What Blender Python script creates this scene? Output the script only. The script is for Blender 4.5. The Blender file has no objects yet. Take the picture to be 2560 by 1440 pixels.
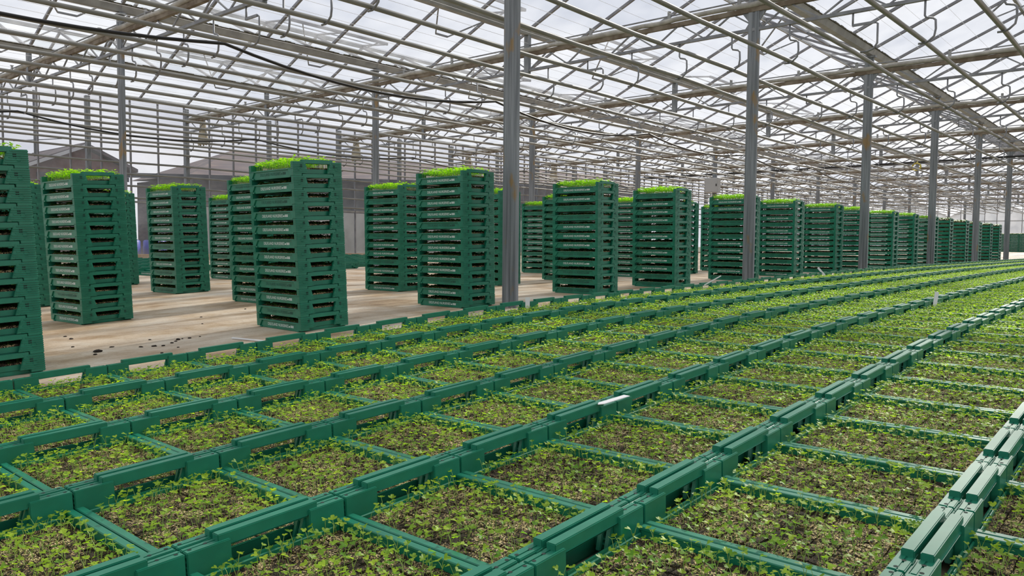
import bpy, bmesh, math, random
import numpy as np
from mathutils import Vector, Matrix
random.seed(7)
C = bpy.context.scene.collection
# ------------------------------------------------------------------ frame of reference
# +X runs along the rows of trays and the gutters (u), +Y across the greenhouse to the side wall (L), +Z up; the level floor far off is z = 0
CZ = 0.455
F_PX, PITCH, ROLL, TH = 1952.0, -0.0563, 0.008, math.atan(1691 / 1952.0)
fw = Vector((math.cos(TH) * math.cos(PITCH), math.sin(TH) * math.cos(PITCH), math.sin(PITCH)))
rt0 = Vector((math.sin(TH), -math.cos(TH), 0))
up0 = rt0.cross(fw)
rt = math.cos(ROLL) * rt0 + math.sin(ROLL) * up0
up = -math.sin(ROLL) * rt0 + math.cos(ROLL) * up0
# ------------------------------------------------------------------ camera, sky, sun, exposure
cam_d = bpy.data.cameras.new('camera')
cam = bpy.data.objects.new('camera', cam_d); C.objects.link(cam)
cam_d.sensor_width = 36.0; cam_d.lens = 36.0 * F_PX / 2560.0
cam_d.clip_start = 0.05; cam_d.clip_end = 600
cam.matrix_world = Matrix(((rt.x, up.x, -fw.x, 0), (rt.y, up.y, -fw.y, 0), (rt.z, up.z, -fw.z, CZ), (0, 0, 0, 1)))
sc = bpy.context.scene
sc.camera = cam
sc.view_settings.view_transform = 'Standard'; sc.view_settings.look = 'None'
sc.view_settings.gamma = 1.0; sc.view_settings.use_curve_mapping = False
sc.view_settings.exposure = 0.0
sc.cycles.transparent_max_bounces = 32
sc.cycles.max_bounces = 8
SKY, SUN, SUN_EL, SUN_AZ = 1.02, 4.4, 34.0, 3.0

world = bpy.data.worlds.new('world'); sc.world = world; world.use_nodes = True
wn = world.node_tree.nodes; wl = world.node_tree.links; wn.clear()
tc = wn.new('ShaderNodeTexCoord'); mp = wn.new('ShaderNodeMapping'); mp.inputs['Scale'].default_value = (1, 1, 2.2)
nz = wn.new('ShaderNodeTexNoise'); nz.inputs['Scale'].default_value = 2.6; nz.inputs['Detail'].default_value = 6; nz.inputs['Roughness'].default_value = .55
cr = wn.new('ShaderNodeValToRGB')
cr.color_ramp.elements[0].position = .36; cr.color_ramp.elements[0].color = (.60, .63, .72, 1)
cr.color_ramp.elements[1].position = .60; cr.color_ramp.elements[1].color = (1.0, .99, 1.0, 1)
bg = wn.new('ShaderNodeBackground'); bg.inputs['Strength'].default_value = SKY
wo = wn.new('ShaderNodeOutputWorld')
wl.new(tc.outputs['Generated'], mp.inputs['Vector']); wl.new(mp.outputs[0], nz.inputs['Vector'])
wl.new(nz.outputs['Fac'], cr.inputs['Fac']); wl.new(cr.outputs['Color'], bg.inputs['Color']); wl.new(bg.outputs[0], wo.inputs['Surface'])

sd = bpy.data.lights.new('sun', 'SUN'); sd.energy = SUN; sd.angle = math.radians(2.5); sd.color = (1.0, .93, .82)
sun = bpy.data.objects.new('sun', sd); C.objects.link(sun)
el, az = math.radians(SUN_EL), math.radians(SUN_AZ)
sdir = Vector((math.cos(el) * math.cos(az), math.cos(el) * math.sin(az), math.sin(el)))
sun.rotation_euler = sdir.to_track_quat('Z', 'Y').to_euler()
sun.location = (20, 4, 30)

# ------------------------------------------------------------------ helpers
def tag(o, label=None, cat=None, group=None, kind=None):
    if label: o['label'] = label
    if cat: o['category'] = cat
    if group: o['group'] = group
    if kind: o['kind'] = kind
    return o

def empty(name, loc=(0, 0, 0), parent=None):
    o = bpy.data.objects.new(name, None); C.objects.link(o); o.location = loc; o.empty_display_size = .1
    if parent: o.parent = parent
    return o

def place(name, me, parent=None, loc=None, mat=None, M=None):
    o = bpy.data.objects.new(name, me); C.objects.link(o)
    if parent: o.parent = parent
    if M is not None: o.matrix_local = M
    elif loc is not None: o.location = loc
    return o

class MB:
    "collects boxes, prisms, tubes and sheets into one mesh"
    def __init__(s): s.v = []; s.f = []; s.m = []; s.smooth = []
    def add(s, vs, fs, mi=0, smooth=False):
        b = len(s.v); s.v += [tuple(v) for v in vs]
        for f in fs: s.f.append(tuple(i + b for i in f)); s.m.append(mi); s.smooth.append(smooth)
        return s
    def box(s, x0, x1, y0, y1, z0, z1, mi=0):
        vs = [(x, y, z) for x in (x0, x1) for y in (y0, y1) for z in (z0, z1)]
        return s.add(vs, [(0, 1, 3, 2), (4, 6, 7, 5), (0, 4, 5, 1), (2, 3, 7, 6), (0, 2, 6, 4), (1, 5, 7, 3)], mi)
    def prism(s, poly, axis, a0, a1, mi=0):
        "poly of 2D points, extruded along axis x or y or z"
        n = len(poly)
        def put(p, a): return {'x': (a, p[0], p[1]), 'y': (p[0], a, p[1]), 'z': (p[0], p[1], a)}[axis]
        vs = [put(p, a0) for p in poly] + [put(p, a1) for p in poly]
        fs = [tuple(range(n))[::-1], tuple(range(n, 2 * n))] + [(i, (i + 1) % n, n + (i + 1) % n, n + i) for i in range(n)]
        return s.add(vs, fs, mi)
    def tube(s, pts, r, n=8, mi=0, cap=True, rs=None):
        pts = [Vector(p) for p in pts]; vs = []; fs = []
        T0 = None
        for i, p in enumerate(pts):
            t = (pts[min(i + 1, len(pts) - 1)] - pts[max(i - 1, 0)]).normalized()
            ref = Vector((0, 0, 1)) if abs(t.z) < .9 else Vector((1, 0, 0))
            if T0 is None: a = t.cross(ref).normalized()
            else: a = (T0 - t * T0.dot(t)).normalized()
            T0 = a; b = t.cross(a); q = rs[i] if rs else r
            for k in range(n):
                w = 2 * math.pi * k / n; vs.append(p + a * math.cos(w) * q + b * math.sin(w) * q)
        for i in range(len(pts) - 1):
            for k in range(n):
                fs.append((i * n + k, i * n + (k + 1) % n, (i + 1) * n + (k + 1) % n, (i + 1) * n + k))
        if cap: fs += [tuple(range(n))[::-1], tuple(range((len(pts) - 1) * n, len(pts) * n))]
        return s.add(vs, fs, mi, True)
    def bar(s, p, q, w, h, mi=0):
        "rectangular bar from p to q, width w across (horizontal), height h"
        p, q = Vector(p), Vector(q); t = (q - p).normalized()
        ref = Vector((0, 0, 1)) if abs(t.z) < .95 else Vector((1, 0, 0))
        a = t.cross(ref).normalized() * (w / 2); b = a.cross(t).normalized() * (h / 2)
        vs = [e + i * a + j * b for e in (p, q) for (i, j) in ((-1, -1), (1, -1), (1, 1), (-1, 1))]
        return s.add(vs, [(3, 2, 1, 0), (4, 5, 6, 7), (0, 1, 5, 4), (1, 2, 6, 5), (2, 3, 7, 6), (3, 0, 4, 7)], mi)
    def disc(s, c, r, n=10, mi=0, ax='z'):
        vs = []
        for k in range(n):
            w = 2 * math.pi * k / n; a, b = r * math.cos(w), r * math.sin(w)
            vs.append((c[0] + a, c[1] + b, c[2]) if ax == 'z' else (c[0] + a, c[1], c[2] + b) if ax == 'y' else (c[0], c[1] + a, c[2] + b))
        return s.add(vs, [tuple(range(n))], mi)
    def mesh(s, name, mats, bevel=0, seg=1):
        me = bpy.data.meshes.new(name); me.from_pydata(s.v, [], s.f)
        for m in (mats if isinstance(mats, (list, tuple)) else [mats]): me.materials.append(m)
        me.polygons.foreach_set('material_index', s.m); me.polygons.foreach_set('use_smooth', s.smooth)
        if bevel:
            bm = bmesh.new(); bm.from_mesh(me)
            bmesh.ops.recalc_face_normals(bm, faces=bm.faces)
            ed = [e for e in bm.edges if len(e.link_faces) == 2 and e.calc_face_angle(0) > .6]
            bmesh.ops.bevel(bm, geom=ed, offset=bevel, segments=seg, affect='EDGES', clamp_overlap=True)
            bm.to_mesh(me); bm.free()
        me.update(); return me

# ------------------------------------------------------------------ materials
def new_mat(name):
    m = bpy.data.materials.new(name); m.use_nodes = True
    n = m.node_tree.nodes; n.clear(); return m, n, m.node_tree.links

def mat(name, col, rough=.5, metal=0., noise=None, col2=None, spec=.5, bump=0, stretch=None, lo=.4, hi=.65):
    m, n, l = new_mat(name)
    o = n.new('ShaderNodeOutputMaterial'); p = n.new('ShaderNodeBsdfPrincipled'); l.new(p.outputs[0], o.inputs[0])
    p.inputs['Base Color'].default_value = (*col, 1); p.inputs['Roughness'].default_value = rough; p.inputs['Metallic'].default_value = metal
    p.inputs['Specular IOR Level'].default_value = spec
    if noise:
        t = n.new('ShaderNodeTexCoord'); k = n.new('ShaderNodeTexNoise'); k.inputs['Scale'].default_value = noise; k.inputs['Detail'].default_value = 5
        r = n.new('ShaderNodeValToRGB'); r.color_ramp.elements[0].color = (*col, 1); r.color_ramp.elements[1].color = (*(col2 or col), 1)
        r.color_ramp.elements[0].position = lo; r.color_ramp.elements[1].position = hi
        src = t.outputs['Object']
        if stretch:
            q = n.new('ShaderNodeMapping'); q.inputs['Scale'].default_value = stretch; l.new(src, q.inputs[0]); src = q.outputs[0]
        l.new(src, k.inputs['Vector']); l.new(k.outputs['Fac'], r.inputs['Fac']); l.new(r.outputs['Color'], p.inputs['Base Color'])
        if bump:
            b = n.new('ShaderNodeBump'); b.inputs['Strength'].default_value = bump; b.inputs['Distance'].default_value = .01
            l.new(k.outputs['Fac'], b.inputs['Height']); l.new(b.outputs[0], p.inputs['Normal'])
    return m

def mat_glass(name, haze=.12, tint=(.95, .97, .98), gloss=0.0):
    m, n, l = new_mat(name)
    o = n.new('ShaderNodeOutputMaterial'); t = n.new('ShaderNodeBsdfTransparent'); t.inputs[0].default_value = (*tint, 1)
    d = n.new('ShaderNodeBsdfTranslucent'); d.inputs[0].default_value = (.9, .92, .95, 1)
    mx = n.new('ShaderNodeMixShader')
    c = n.new('ShaderNodeTexCoord'); k = n.new('ShaderNodeTexNoise'); k.inputs['Scale'].default_value = 1.7; k.inputs['Detail'].default_value = 6
    mr = n.new('ShaderNodeMapRange'); mr.inputs['From Min'].default_value = .3; mr.inputs['From Max'].default_value = .75
    mr.inputs['To Min'].default_value = haze * .5; mr.inputs['To Max'].default_value = haze * 1.7
    l.new(c.outputs['Object'], k.inputs['Vector']); l.new(k.outputs['Fac'], mr.inputs['Value']); l.new(mr.outputs[0], mx.inputs[0])
    l.new(t.outputs[0], mx.inputs[1]); l.new(d.outputs[0], mx.inputs[2])
    out = mx
    if gloss:
        g = n.new('ShaderNodeBsdfGlossy'); g.inputs['Roughness'].default_value = .05
        m2 = n.new('ShaderNodeMixShader'); m2.inputs[0].default_value = gloss
        l.new(mx.outputs[0], m2.inputs[1]); l.new(g.outputs[0], m2.inputs[2]); out = m2
    l.new(out.outputs[0], o.inputs[0]); return m

def mat_leaf(name, dark, light, trans):
    m, n, l = new_mat(name)
    o = n.new('ShaderNodeOutputMaterial')
    at = n.new('ShaderNodeAttribute'); at.attribute_name = 'tint'
    r = n.new('ShaderNodeValToRGB'); r.color_ramp.elements[0].color = (*dark, 1); r.color_ramp.elements[1].color = (*light, 1)
    l.new(at.outputs['Fac'], r.inputs['Fac'])
    p = n.new('ShaderNodeBsdfPrincipled'); p.inputs['Roughness'].default_value = .46; p.inputs['Specular IOR Level'].default_value = .4; l.new(r.outputs['Color'], p.inputs['Base Color'])
    t = n.new('ShaderNodeBsdfTranslucent'); h = n.new('ShaderNodeMixRGB'); h.blend_type = 'MULTIPLY'; h.inputs[0].default_value = 1
    h.inputs[2].default_value = (*trans, 1); l.new(r.outputs['Color'], h.inputs[1]); l.new(h.outputs[0], t.inputs[0])
    mx = n.new('ShaderNodeMixShader'); mx.inputs[0].default_value = .58
    l.new(p.outputs[0], mx.inputs[1]); l.new(t.outputs[0], mx.inputs[2]); l.new(mx.outputs[0], o.inputs[0]); return m

M_green = mat('green_plastic', (.010, .165, .098), .36, noise=14, col2=(.013, .20, .122))
M_hole_shade = mat('painted_hole_shade', (.004, .02, .014), .8)  # dark colour stands in for the shade inside holes and slots
M_white = mat('white_print', (.80, .86, .84), .6)
M_faded = mat('faded_print', (.008, .060, .042), .6)
M_galv = mat('galvanised_steel', (.17, .185, .20), .5, .3, noise=7, col2=(.30, .315, .33), stretch=(4, 4, .5))
M_pipe = mat('pipe_paint', (.185, .184, .170), .45, 0, noise=3, col2=(.245, .243, .228))
M_alu = mat('weathered_aluminium', (.27, .275, .275), .5, .2, noise=4, col2=(.38, .385, .385))
M_bar = mat('glazing_bar_alu', (.19, .19, .205), .5, .3, noise=5, col2=(.27, .27, .285))
M_moss = mat('mossy_dirt', (.045, .040, .028), .9, noise=25, col2=(.12, .11, .07))
M_truss = mat('truss_steel', (.19, .195, .21), .5, .3, noise=6, col2=(.28, .29, .305))
M_chord = mat('dirty_top_chord', (.13, .095, .06), .7, noise=6, col2=(.24, .20, .15))
M_cloth = mat('folded_cloth', (.34, .325, .295), .8, noise=9, col2=(.47, .455, .42))
M_hang = mat('hanging_cloth', (.36, .31, .22), .85, noise=40, col2=(.50, .44, .33), stretch=(6, 6, .3))
M_wire, n_, l_ = new_mat('pale_nylon_wire')
_o = n_.new('ShaderNodeOutputMaterial'); _t = n_.new('ShaderNodeBsdfTranslucent'); _t.inputs[0].default_value = (.95, .95, .95, 1); l_.new(_t.outputs[0], _o.inputs[0])
M_black = mat('black_rubber', (.008, .008, .009), .4)
M_grey = mat('grey_box', (.42, .43, .44), .5)
M_label = mat('white_plastic', (.80, .80, .82), .4)
M_yellow = mat('yellow_hose', (.55, .45, .05), .5)
M_clod = mat('dark_soil', (.022, .014, .010), .95)
M_stem = mat('stem_green', (.30, .42, .10), .5)
M_leaf = mat_leaf('seedling_leaf', (.16, .34, .035), (.50, .67, .06), (1.5, 1.7, .4))
M_lush = mat_leaf('lush_leaf', (.18, .40, .03), (.42, .66, .05), (1.5, 1.7, .4))
M_dull = mat_leaf('shaded_leaf', (.030, .075, .015), (.10, .17, .03), (1.0, 1.0, .5))  # darker copy of the leaf, shade inside the stacks put into its colour
M_roofglass = mat_glass('roof_glass', .16)
M_wallglass = mat_glass('misted_wall_glass', .16, (.90, .91, .95), .03)

def mat_post():
    m, n, l = new_mat('stained_post')
    o = n.new('ShaderNodeOutputMaterial'); p = n.new('ShaderNodeBsdfPrincipled'); l.new(p.outputs[0], o.inputs[0])
    p.inputs['Roughness'].default_value = .5; p.inputs['Metallic'].default_value = .25
    t = n.new('ShaderNodeTexCoord')
    mp_ = n.new('ShaderNodeMapping'); mp_.inputs['Scale'].default_value = (22, 22, .9); l.new(t.outputs['Object'], mp_.inputs[0])
    k = n.new('ShaderNodeTexNoise'); k.inputs['Scale'].default_value = 1.3; k.inputs['Detail'].default_value = 6; l.new(mp_.outputs[0], k.inputs['Vector'])
    r = n.new('ShaderNodeValToRGB'); r.color_ramp.elements[0].color = (.125, .14, .155, 1); r.color_ramp.elements[1].color = (.30, .32, .345, 1)
    r.color_ramp.elements[0].position = .3; r.color_ramp.elements[1].position = .7; l.new(k.outputs['Fac'], r.inputs['Fac'])
    oi = n.new('ShaderNodeObjectInfo'); ad = n.new('ShaderNodeVectorMath'); ad.operation = 'ADD'; l.new(t.outputs['Object'], ad.inputs[0]); l.new(oi.outputs['Location'], ad.inputs[1])
    m2 = n.new('ShaderNodeMapping'); m2.inputs['Scale'].default_value = (5, 5, 2.4); l.new(ad.outputs[0], m2.inputs[0])
    k2 = n.new('ShaderNodeTexNoise'); k2.inputs['Scale'].default_value = 1.0; k2.inputs['Detail'].default_value = 4; l.new(m2.outputs[0], k2.inputs['Vector'])
    r2 = n.new('ShaderNodeValToRGB'); r2.color_ramp.elements[0].position = .60; r2.color_ramp.elements[1].position = .67; l.new(k2.outputs['Fac'], r2.inputs['Fac'])
    mx = n.new('ShaderNodeMixRGB'); l.new(r2.outputs['Color'], mx.inputs[0]); l.new(r.outputs['Color'], mx.inputs[1]); mx.inputs[2].default_value = (.28, .19, .09, 1)
    l.new(mx.outputs[0], p.inputs['Base Color']); return m
M_post = mat_post()

def mat_floor():
    m, n, l = new_mat('stained_concrete')
    o = n.new('ShaderNodeOutputMaterial'); p = n.new('ShaderNodeBsdfPrincipled'); l.new(p.outputs[0], o.inputs[0])
    t = n.new('ShaderNodeTexCoord')
    k = n.new('ShaderNodeTexNoise'); k.inputs['Scale'].default_value = 1.5; k.inputs['Detail'].default_value = 9; k.inputs['Roughness'].default_value = .68
    l.new(t.outputs['Object'], k.inputs['Vector'])
    r = n.new('ShaderNodeValToRGB'); e = r.color_ramp.elements
    e[0].position = .30; e[0].color = (.30, .19, .10, 1); e[1].position = .64; e[1].color = (.70, .63, .53, 1)
    x = e.new(.43); x.color = (.50, .37, .24, 1); x = e.new(.52); x.color = (.62, .51, .39, 1)
    l.new(k.outputs['Fac'], r.inputs['Fac'])
    q = n.new('ShaderNodeMapping'); q.inputs['Scale'].default_value = (.5, 3.5, 1); l.new(t.outputs['Object'], q.inputs[0])
    k2 = n.new('ShaderNodeTexNoise'); k2.inputs['Scale'].default_value = 1.2; k2.inputs['Detail'].default_value = 6; l.new(q.outputs[0], k2.inputs['Vector'])
    r2 = n.new('ShaderNodeValToRGB'); r2.color_ramp.elements[0].position = .42; r2.color_ramp.elements[0].color = (.66, .60, .54, 1); r2.color_ramp.elements[1].position = .58; r2.color_ramp.elements[1].color = (1, 1, 1, 1)
    l.new(k2.outputs['Fac'], r2.inputs['Fac'])
    mx = n.new('ShaderNodeMixRGB'); mx.blend_type = 'MULTIPLY'; mx.inputs[0].default_value = .8
    l.new(r.outputs['Color'], mx.inputs[1]); l.new(r2.outputs['Color'], mx.inputs[2])
    k3 = n.new('ShaderNodeTexNoise'); k3.inputs['Scale'].default_value = 60; k3.inputs['Detail'].default_value = 3; l.new(t.outputs['Object'], k3.inputs['Vector'])
    r3 = n.new('ShaderNodeValToRGB'); r3.color_ramp.elements[0].position = .30; r3.color_ramp.elements[0].color = (.6, .55, .5, 1); r3.color_ramp.elements[1].position = .42; r3.color_ramp.elements[1].color = (1, 1, 1, 1)
    l.new(k3.outputs['Fac'], r3.inputs['Fac'])
    m2 = n.new('ShaderNodeMixRGB'); m2.blend_type = 'MULTIPLY'; m2.inputs[0].default_value = .6; l.new(mx.outputs[0], m2.inputs[1]); l.new(r3.outputs['Color'], m2.inputs[2])
    l.new(m2.outputs[0], p.inputs['Base Color']); p.inputs['Roughness'].default_value = .62
    b = n.new('ShaderNodeBump'); b.inputs['Strength'].default_value = .15; b.inputs['Distance'].default_value = .01; l.new(k3.outputs['Fac'], b.inputs['Height']); l.new(b.outputs[0], p.inputs['Normal'])
    return m
M_floor = mat_floor()

def mat_compost():
    m, n, l = new_mat('peat_and_vermiculite')
    o = n.new('ShaderNodeOutputMaterial'); p = n.new('ShaderNodeBsdfPrincipled'); l.new(p.outputs[0], o.inputs[0]); p.inputs['Roughness'].default_value = .9
    t = n.new('ShaderNodeTexCoord'); oi = n.new('ShaderNodeObjectInfo')
    ad = n.new('ShaderNodeVectorMath'); ad.operation = 'ADD'; l.new(t.outputs['Object'], ad.inputs[0]); l.new(oi.outputs['Location'], ad.inputs[1])
    v = n.new('ShaderNodeTexVoronoi'); v.inputs['Scale'].default_value = 300; l.new(ad.outputs[0], v.inputs['Vector'])
    r = n.new('ShaderNodeValToRGB'); e = r.color_ramp.elements     # flake by flake: black peat, brown bits, tan vermiculite
    r.color_ramp.interpolation = 'CONSTANT'
    e[0].position = 0; e[0].color = (.030, .020, .014, 1); e[1].position = .70; e[1].color = (.74, .58, .32, 1)
    x = e.new(.36); x.color = (.085, .052, .030, 1); x = e.new(.52); x.color = (.36, .25, .12, 1)
    sx = n.new('ShaderNodeSeparateColor'); l.new(v.outputs['Color'], sx.inputs[0])
    k = n.new('ShaderNodeTexNoise'); k.inputs['Scale'].default_value = 16; k.inputs['Detail'].default_value = 3; l.new(ad.outputs[0], k.inputs['Vector'])
    mr = n.new('ShaderNodeMapRange'); mr.inputs['From Min'].default_value = .32; mr.inputs['From Max'].default_value = .68; mr.inputs['To Min'].default_value = .42; mr.inputs['To Max'].default_value = 1.15
    l.new(k.outputs['Fac'], mr.inputs['Value'])
    mu = n.new('ShaderNodeMath'); mu.operation = 'MULTIPLY'; l.new(sx.outputs[0], mu.inputs[0]); l.new(mr.outputs[0], mu.inputs[1])
    l.new(mu.outputs[0], r.inputs['Fac']); l.new(r.outputs['Color'], p.inputs['Base Color'])
    b = n.new('ShaderNodeBump'); b.inputs['Strength'].default_value = .9; b.inputs['Distance'].default_value = .004; l.new(v.outputs['Distance'], b.inputs['Height']); l.new(b.outputs[0], p.inputs['Normal'])
    return m
M_compost = mat_compost()

# ------------------------------------------------------------------ floor heights (the concrete climbs along u, then runs level)
KU = np.array([-8, -4, 0, 1.2, 3, 4.2, 5, 7, 9, 11, 14, 18, 32, 62, 90.])
KZ = np.array([-1.19, -.99, -.792, -.733, -.644, -.585, -.56, -.532, -.512, -.490, -.465, -.455, -.45, -.25, -.2]) + CZ
GU = np.arange(-8, 90, .1); GZ = np.interp(GU, KU, KZ)
GZ = np.convolve(np.pad(GZ, 4, 'edge'), np.ones(9) / 9, 'valid')
def fz(u): return float(np.interp(u, GU, GZ))
def slope(u, w=.3): return math.atan2(fz(u + w) - fz(u - w), 2 * w)
def on_floor(u, L, w=.3, rz=0):
    "matrix that stands a thing on the floor, square to its slope"
    return Matrix.Translation((u, L, fz(u))) @ Matrix.Rotation(-slope(u, w), 4, 'Y') @ Matrix.Rotation(rz, 4, 'Z')
def seen(p, margin=0):
    d = Vector(p) - Vector((0, 0, CZ)); q = d.dot(fw)
    if q < .1: return False
    x, y = d.dot(rt) / q * F_PX, d.dot(up) / q * F_PX
    return abs(x) < 1280 + margin and abs(y) < 720 + margin

ORD = 'first second third fourth fifth sixth seventh eighth ninth tenth eleventh twelfth thirteenth fourteenth fifteenth sixteenth seventeenth eighteenth nineteenth'.split()
TENS = {20: 'twent', 30: 'thirt', 40: 'fort', 50: 'fift', 60: 'sixt', 70: 'sevent', 80: 'eight', 90: 'ninet'}
def ordinal(n):
    if n < 20: return ORD[n - 1]
    if n % 10 == 0: return TENS[n] + 'ieth'
    return TENS[n - n % 10] + 'y-' + ORD[n % 10 - 1]

# ------------------------------------------------------------------ the setting: floor, outside ground
us = [-8 + .5 * i for i in range(60)] + [22 + 2 * i for i in range(34)]
b = MB(); n = len(us)
b.add([(u, y, fz(u)) for u in us for y in (-14, 20.3)], [(2 * i, 2 * i + 2, 2 * i + 3, 2 * i + 1) for i in range(n - 1)], 0, True)
tag(place('floor', b.mesh('floor', M_floor)), kind='structure')
b = MB(); b.add([(-150, -150, -1.4), (250, -150, -1.4), (250, 250, -1.4), (-150, 250, -1.4)], [(0, 1, 2, 3)])
M_soil = mat('outside_ground', (.10, .11, .05), .9, noise=.3, col2=(.17, .15, .10))
tag(place('outside_ground', b.mesh('outside_ground', M_soil)), kind='structure')
b = MB(); b.add([(-60, 20.4, -.10), (250, 20.4, -.10), (250, 150, -.10), (-60, 150, -.10)], [(0, 1, 2, 3)])
tag(place('yard_ground', b.mesh('yard_ground', M_soil)), kind='structure')

# ------------------------------------------------------------------ roof
GL = [-3.35, .575, 4.5, 8.425, 12.35, 16.275, 20.2]        # gutters
UT = [5.17 + 4.9 * k for k in range(-2, 13)]                # trusses
U0, U1 = UT[0], UT[-1] + 2.45
Z_GUT, Z_CH, Z_TOP, Z_PIPE = 3.42 + CZ, 2.87 + CZ, 3.15 + CZ, 2.40 + CZ
PITCHR = math.radians(24); HALF = 1.9625; INSET = .10
Z_E = Z_GUT + .16; Z_R = Z_E + (HALF - INSET) * math.tan(PITCHR)
BAY = 1.225
def slope_pt(g0, side, t):
    "point on a roof slope: side 0 rises from gutter g0, side 1 falls to gutter g0+3.925; t 0 eave, 1 ridge"
    y = g0 + INSET + t * (HALF - INSET)
    if side: y = g0 + 2 * HALF - INSET - t * (HALF - INSET)
    return y, Z_E + t * (Z_R - Z_E)
def pane_mesh(name, side, t0, t1, w=BAY, th=.004, m=M_roofglass):
    b = MB(); (ya, za), (yb, zb) = slope_pt(0, side, t0), slope_pt(0, side, t1)
    b.add([(-w / 2 + .012, ya, za), (w / 2 - .012, ya, za), (w / 2 - .012, yb, zb), (-w / 2 + .012, yb, zb)], [(0, 1, 2, 3)])
    return b.mesh(name, m)
VENT_T = .56
pane_full = [pane_mesh('glass_pane', s, .0, 1.0) for s in (0, 1)]
pane_low = pane_mesh('glass_pane', 0, .0, VENT_T)
bar_me = []
for s in (0, 1):
    (ya, za), (yb, zb) = slope_pt(0, s, 0), slope_pt(0, s, 1)
    b = MB(); b.bar((0, ya, za - .018), (0, yb, zb - .018), .040, .045); bar_me.append(b.mesh('glazing_bar', M_bar))
# an opened vent: two panes in a frame hinged along the ridge, swung up
VW = 2.42; (yv, zv), (yr, zr) = slope_pt(0, 0, VENT_T), slope_pt(0, 0, 1)
VL = math.hypot(yr - yv, zr - zv); VA = PITCHR - math.radians(17)
def vpt(s): return yr - s * math.cos(VA), zr + .03 - s * math.sin(VA)
(ye, ze) = vpt(VL)
b = MB()
for x in (-VW / 2, 0, VW / 2): b.bar((x, ye, ze), (x, yr, zr + .03), .03, .035)
b.bar((-VW / 2, ye, ze), (VW / 2, ye, ze), .04, .05); b.bar((-VW / 2, yr, zr + .03), (VW / 2, yr, zr + .03), .04, .04)
b.bar((-VW / 2, (ye + yr) / 2, (ze + zr) / 2 + .015), (VW / 2, (ye + yr) / 2, (ze + zr) / 2 + .015), .02, .02)
vent_frame = b.mesh('roof_vent', M_bar)
b = MB(); b.add([(.02, ye, ze), (VW / 2 - .02, ye, ze), (VW / 2 - .02, yr, zr + .03), (.02, yr, zr + .03)], [(0, 1, 2, 3)])
vent_pane = b.mesh('vent_pane', M_roofglass)
b = MB()
for s in (-1, 1):
    b.bar((s * .95, ye, ze - .02), (s * .15, yr + .08, Z_R - .62), .022, .022)
b.bar((-.15, yr + .08, Z_R - .62), (.15, yr + .08, Z_R - .62), .03, .03)
vent_strut = b.mesh('vent_strut', M_truss)
b = MB(); b.bar((-1.225, yv, zv - .01), (1.225, yv, zv - .01), .03, .05); vent_sill = b.mesh('vent_sill', M_bar)

def gutter_mesh(u0, u1):
    b = MB()
    prof = [(-.10, .12), (-.09, .12), (-.038, .035), (.038, .035), (.09, .12), (.10, .12), (.048, .022), (-.048, .022)]
    b.prism([(y, Z_GUT + z) for y, z in prof], 'x', u0, u1, 0)
    return b.mesh('gutter', M_alu)
def moss_mesh(u0, u1, seed):
    rg = random.Random(seed); b = MB(); u = u0
    while u < u1:
        w = rg.uniform(.03, .16); 
        for s in (-1, 1):
            b.box(u, u + w, s * .10 - .012, s * .10 + .012, Z_GUT + .115, Z_GUT + .126 + rg.uniform(0, .018) ** 1.0)
        u += w
    return b.mesh('moss', M_moss)
NEAR_P = 32.5
b = MB(); b.bar((0, 0, 0), (4.9, 0, 0), .05, .06); ridge_me = b.mesh('ridge_beam', M_alu)
g_me = gutter_mesh(0, 4.9)
for i, g in enumerate(GL[:-1]):
    root = empty('ceiling'); tag(root, kind='structure')
    far_p, far_b = MB(), MB()
    nb = int(round((U1 - U0) / BAY))
    for j in range(nb):
        uc = U0 + (j + .5) * BAY; k = int((uc - U0 + 2.45) // 4.9)
        vent = abs(uc - (U0 + k * 4.9)) < BAY + .1 and uc > 2 and i != 0
        if uc < NEAR_P:
            for s in (0, 1):
                me = pane_low if (vent and s == 0) else pane_full[s]
                place('glass_pane', me, root, (uc, g, 0)); place('glazing_bar', bar_me[s], root, (uc - BAY / 2, g, 0))
        else:
            for s in (0, 1):
                (ya, za), (yb, zb) = slope_pt(g, s, 0), slope_pt(g, s, 1)
                far_p.add([(uc - .6, ya, za), (uc + .6, ya, za), (uc + .6, yb, zb), (uc - .6, yb, zb)], [(0, 1, 2, 3)])
                far_b.bar((uc - BAY / 2, ya, za - .018), (uc - BAY / 2, yb, zb - .018), .034, .045)
    tag(place('distant_glass_panes', far_p.mesh('distant_glass_panes', M_roofglass), root), kind='stuff')
    tag(place('distant_glazing_bars', far_b.mesh('distant_glazing_bars', M_bar), root), kind='stuff')
    for k in range(14):
        u0 = U0 + 4.9 * k
        place('ridge_beam', ridge_me, root, (u0, g + HALF, Z_R))
        place('gutter', g_me, root, (u0, g, 0))
    tag(place('gutter_moss', moss_mesh(U0, 40, i), root, (0, g, 0)), kind='stuff')
    if i:
        for u in UT[2:8]:
            v = place('roof_vent', vent_frame, root, (u, g, 0))
            place('vent_pane', vent_pane, v); place('vent_pane', vent_pane, v, (-VW / 2, 0, 0)); place('vent_strut', vent_strut, v); place('vent_sill', vent_sill, v)
        for u in UT[8:]:
            v = place('roof_vent', vent_frame, root, (u, g, 0)); place('vent_pane', vent_pane, v); place('vent_pane', vent_pane, v, (-VW / 2, 0, 0))
            
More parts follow.
